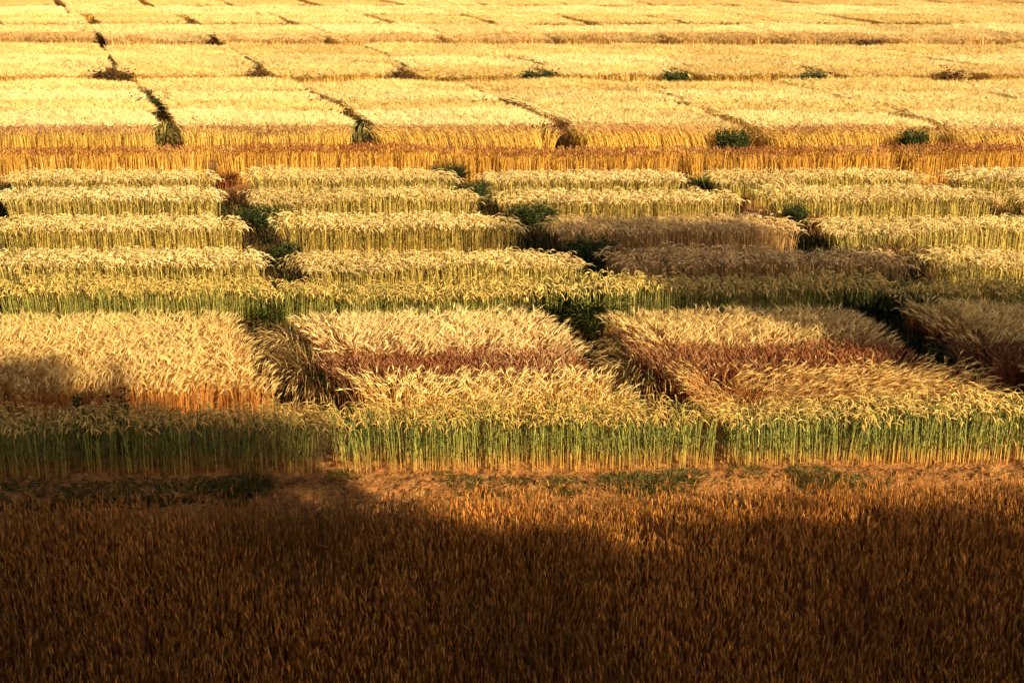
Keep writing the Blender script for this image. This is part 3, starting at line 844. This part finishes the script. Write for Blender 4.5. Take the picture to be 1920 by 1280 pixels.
# straw litter and crumbs of soil on the path
def litter():
    rng = np.random.default_rng(31)
    n = 4200
    x = rng.uniform(-9, 9, n)
    y = 17.5 + .04 * x - np.abs(rng.normal(0, .75, n)) + .1
    z = path_z(x, y) + .012
    a = rng.uniform(0, 6.28, n)
    ln = rng.uniform(.04, .22, n)
    d = np.stack([np.cos(a) * ln, np.sin(a) * ln, rng.normal(0, .02, n)], 1)
    p = np.stack([x, y, z], 1)
    u = np.linspace(-.5, .5, 3)[None, :, None]
    P = p[:, None] + d[:, None] * u
    c = np.array([(.5, .3, .09), (.62, .4, .14), (.3, .14, .04), (.16, .07, .025)])[rng.integers(0, 4, n)]
    S = Soup()
    S.tubes(P, .004 * np.array([1, 1, .6])[None], np.stack([-np.sin(a), np.cos(a), 0 * a], 1), np.repeat(c[:, None], 3, 1), 3)
    o = bpy.data.objects.new('straw_litter', S.mesh('straw_litter', M_LEAF))
    COL.objects.link(o)
    o['kind'] = 'stuff'
    o['label'] = 'scattered straw bits lying on the orange dirt path below the tall wheat'
    o['category'] = 'straw'
    S = Soup()
    n = 1500
    x = rng.uniform(-9, 9, n)
    y = rng.uniform(15.3, 17.9, n) + .04 * x
    r = rng.gamma(1.6, .011, n) + .006
    r = np.minimum(r, .028)
    p = np.stack([x, y, path_z(x, y) + r * .4], 1)
    ph = np.arange(6) * math.pi / 3
    ring = np.stack([np.cos(ph), np.sin(ph), 0 * ph], 1)
    jit = 1 + rng.normal(0, .25, (n, 6, 1))
    low = p[:, None] + ring[None] * r[:, None, None] * jit * 1.1 - np.array([0, 0, 1])[None, None] * r[:, None, None] * .5
    up = p[:, None] + ring[None] * r[:, None, None] * jit * .6 + np.array([0, 0, 1])[None, None] * r[:, None, None] * rng.uniform(.3, .8, (n, 6, 1))
    cc = np.array([(.24, .1, .03), (.32, .15, .05), (.14, .055, .018)])[rng.integers(0, 3, n)]
    for k in range(6):
        m = (k + 1) % 6
        S.quads(np.stack([low[:, k], low[:, m], up[:, m], up[:, k]], 1), cc)
    S.quads(np.stack([up[:, 0], up[:, 1], up[:, 2], up[:, 3]], 1), cc)
    S.quads(np.stack([up[:, 3], up[:, 4], up[:, 5], up[:, 0]], 1), cc)
    o = bpy.data.objects.new('soil_crumbs', S.mesh('soil_crumbs', M_CRUMB))
    COL.objects.link(o)
    o['kind'] = 'stuff'
    o['label'] = 'small crumbled soil lumps strewn over the orange dirt path'
    o['category'] = 'soil'
M_CRUMB = plant_mat('soil_crumb', 0, .95, .05)
litter()

# thistles that stick out of the shaded tall wheat
for px, py, lb, s in [(160, 755, 'dark leafy thistle sticking out of the shaded wheat, larger of two', 1.0),
                      (222, 745, 'small dark thistle head right of the larger thistle', .7)]:
    me = broadleaf_mesh(int(px), 260, 1.05, .4 * s, DKG, .08)
    o = bpy.data.objects.new('thistle', me)
    COL.objects.link(o)
    X, Y = ground_at(px, py, .92)
    o.location = (X, Y, -.02)
    o['label'] = lb
    o['category'] = 'thistle'
    o['group'] = 'thistles in the shaded wheat'

# ------------------------------------------------------------------ trees behind the viewpoint, whose shade falls on the field
def bark_mat():
    m = bpy.data.materials.new('bark')
    m.use_nodes = True
    t = m.node_tree
    p = t.nodes['Principled BSDF']
    n = t.nodes.new('ShaderNodeTexNoise')
    n.inputs['Scale'].default_value = 9
    r = t.nodes.new('ShaderNodeValToRGB')
    r.color_ramp.elements[0].color = (.03, .02, .013, 1)
    r.color_ramp.elements[1].color = (.12, .085, .055, 1)
    t.links.new(n.outputs['Fac'], r.inputs['Fac'])
    t.links.new(r.outputs['Color'], p.inputs['Base Color'])
    p.inputs['Roughness'].default_value = .9
    return m
M_BARK = bark_mat()

def tree(X, Y, zc, rad, rz, n, leaf, label, seed, low=0.0):
    rng = np.random.default_rng(seed)
    root = bpy.data.objects.new('broadleaf_tree', None)
    COL.objects.link(root)
    root.location = (X, Y, -.03)
    root['label'] = label
    root['category'] = 'tree'
    root['group'] = 'trees behind the viewpoint'
    # trunk with limbs
    S = Soup()
    K = 6
    t = np.linspace(0, 1, K)
    tr = np.stack([.25 * np.sin(t * 3 + seed), .2 * np.cos(t * 2.4 + seed) - .2 * math.cos(seed), t * zc * 1.05], 1)[None]
    S.tubes(tr, (.34 * (1 - .75 * t))[None], np.array([[1., 0, 0]]), np.ones((1, K, 3)), 10)
    nl = 14
    a = np.arange(nl) * 2.4
    b0 = np.stack([tr[0, 3, 0] + 0 * a, tr[0, 3, 1] + 0 * a, zc * np.linspace(.5, .95, nl)], 1)
    tip = np.stack([rad * .7 * np.cos(a), rad * .7 * np.sin(a), zc + rz * np.linspace(-.55, .75, nl)], 1)
    u = np.linspace(0, 1, 4)[None, :, None]
    P = b0[:, None] * (1 - u) + tip[:, None] * u
    S.tubes(P, (.11 * np.array([1, .7, .45, .15]))[None], np.stack([-np.sin(a), np.cos(a), 0 * a], 1), np.ones((nl, 4, 3)), 5)
    o = bpy.data.objects.new('trunk', S.mesh('trunk', M_BARK))
    COL.objects.link(o); o.parent = root
    # crown: leaf clumps through an uneven volume
    C = Soup()
    nc = 60
    d = rng.normal(0, 1, (nc, 3)); d /= np.linalg.norm(d, axis=1, keepdims=True)
    cc = d * (rng.random(nc) ** .5)[:, None] * np.array([rad, rad, rz])[None] * .86 + np.array([0, 0, zc])
    i = rng.integers(0, nc, n)
    q = cc[i] + rng.normal(0, .24, (n, 3)) * np.array([rad, rad, rz])[None] * .62
    q[:, 2] = np.maximum(q[:, 2], low + rng.uniform(0, .6, n))
    dd = rng.normal(0, 1, (n, 3)); dd /= np.linalg.norm(dd, axis=1, keepdims=True)
    s = np.cross(dd, rng.normal(0, 1, (n, 3))); s /= np.linalg.norm(s, axis=1, keepdims=True)
    ln = leaf * rng.uniform(.6, 1.4, n)[:, None]
    V = np.stack([q, q + dd * ln * .5 + s * ln * .3, q + dd * ln, q + dd * ln * .5 - s * ln * .3], 1)
    col = np.array([(.05, .08, .02), (.07, .1, .025), (.04, .06, .016)])[rng.integers(0, 3, n)]
    C.quads(V, col)
    o = bpy.data.objects.new('crown', C.mesh('crown', M_WEED))
    COL.objects.link(o); o.parent = root

def shade(cx, cy, s, rad, along, label, seed, n=9000, leaf=.34):
    """a tree s metres towards the sun whose crown shades the canopy round (cx, cy)"""
    zc = .8 + s * SUN_TAN
    rz = math.sqrt(max(along ** 2 - rad ** 2, .2)) * SUN_TAN
    tree(cx + s * SUN_H[0], cy + s * SUN_H[1], zc, rad, rz, n, leaf, label, seed)

shade(5.3, 25.6, 26, 3.0, 6.8, 'lone tall tree right of the viewpoint shading the middle wheat', 1, 9000)
shade(-5.65, 14.6, 30, 3.75, 7.0, 'tallest dense tree behind the viewpoint shading the left of the field', 2, 26000, .45)
HEDGE = ['hedgerow tree behind the viewpoint, ' + w_ for w_ in
         ('at its left end', 'second from its left end', 'third from its left end', 'left of its middle', 'right of its middle',
          'third from its right end', 'second from its right end', 'at its right end')]
for k_, (cx, cy) in enumerate([(-4.6, 11.2), (-2.6, 9.5), (-0.4, 9.3), (1.5, 9.7), (3.3, 10.1), (5.2, 9.9), (7.3, 9.9), (9.7, 10.1)]):
    shade(cx, cy, 17, 2.7, 5.2, HEDGE[k_], 3 + k_, 17000, .42)
tree(-4.0, -1.5, 13.0, 5.2, 2.7, 20000, .5, 'broad tree added to dim the foreground, boughs over the viewpoint from the left', 11)  # unseen, added so its crown keeps sky light off the foreground
tree(-12.5, 1.5, 12.5, 5.2, 2.9, 20000, .5, 'broad tree added farther left of the viewpoint to block sky light', 12)  # another unseen crown added to cut the sky light
tree(2.5, -9.0, 13.0, 5.0, 3.5, 20000, .5, 'broad tree added straight behind the viewpoint to block sky light', 13)  # added out of view to screen the sky behind the camera
tree(7.9 + 30 * SUN_H[0], 20.8 + 30 * SUN_H[1], .8 + 30 * SUN_TAN, 1.9, 1.3, 5000, .34, 'slender tall tree far right of the viewpoint shading the right edge of the barley', 14)
tree(-4.6, 4.4, 11.4, 4.6, 2.0, 20000, .5, 'spreading tree added left of the viewpoint, boughs over the barley to darken it', 15, 8.7)  # unseen crown added above the view to darken the near barley
tree(6.2, -1.6, 11.2, 4.2, 2.2, 22000, .5, 'spreading tree added close behind the viewpoint at its right to deepen foreground shade', 16, 8.7)  # unseen, put in to make the foreground shade deeper
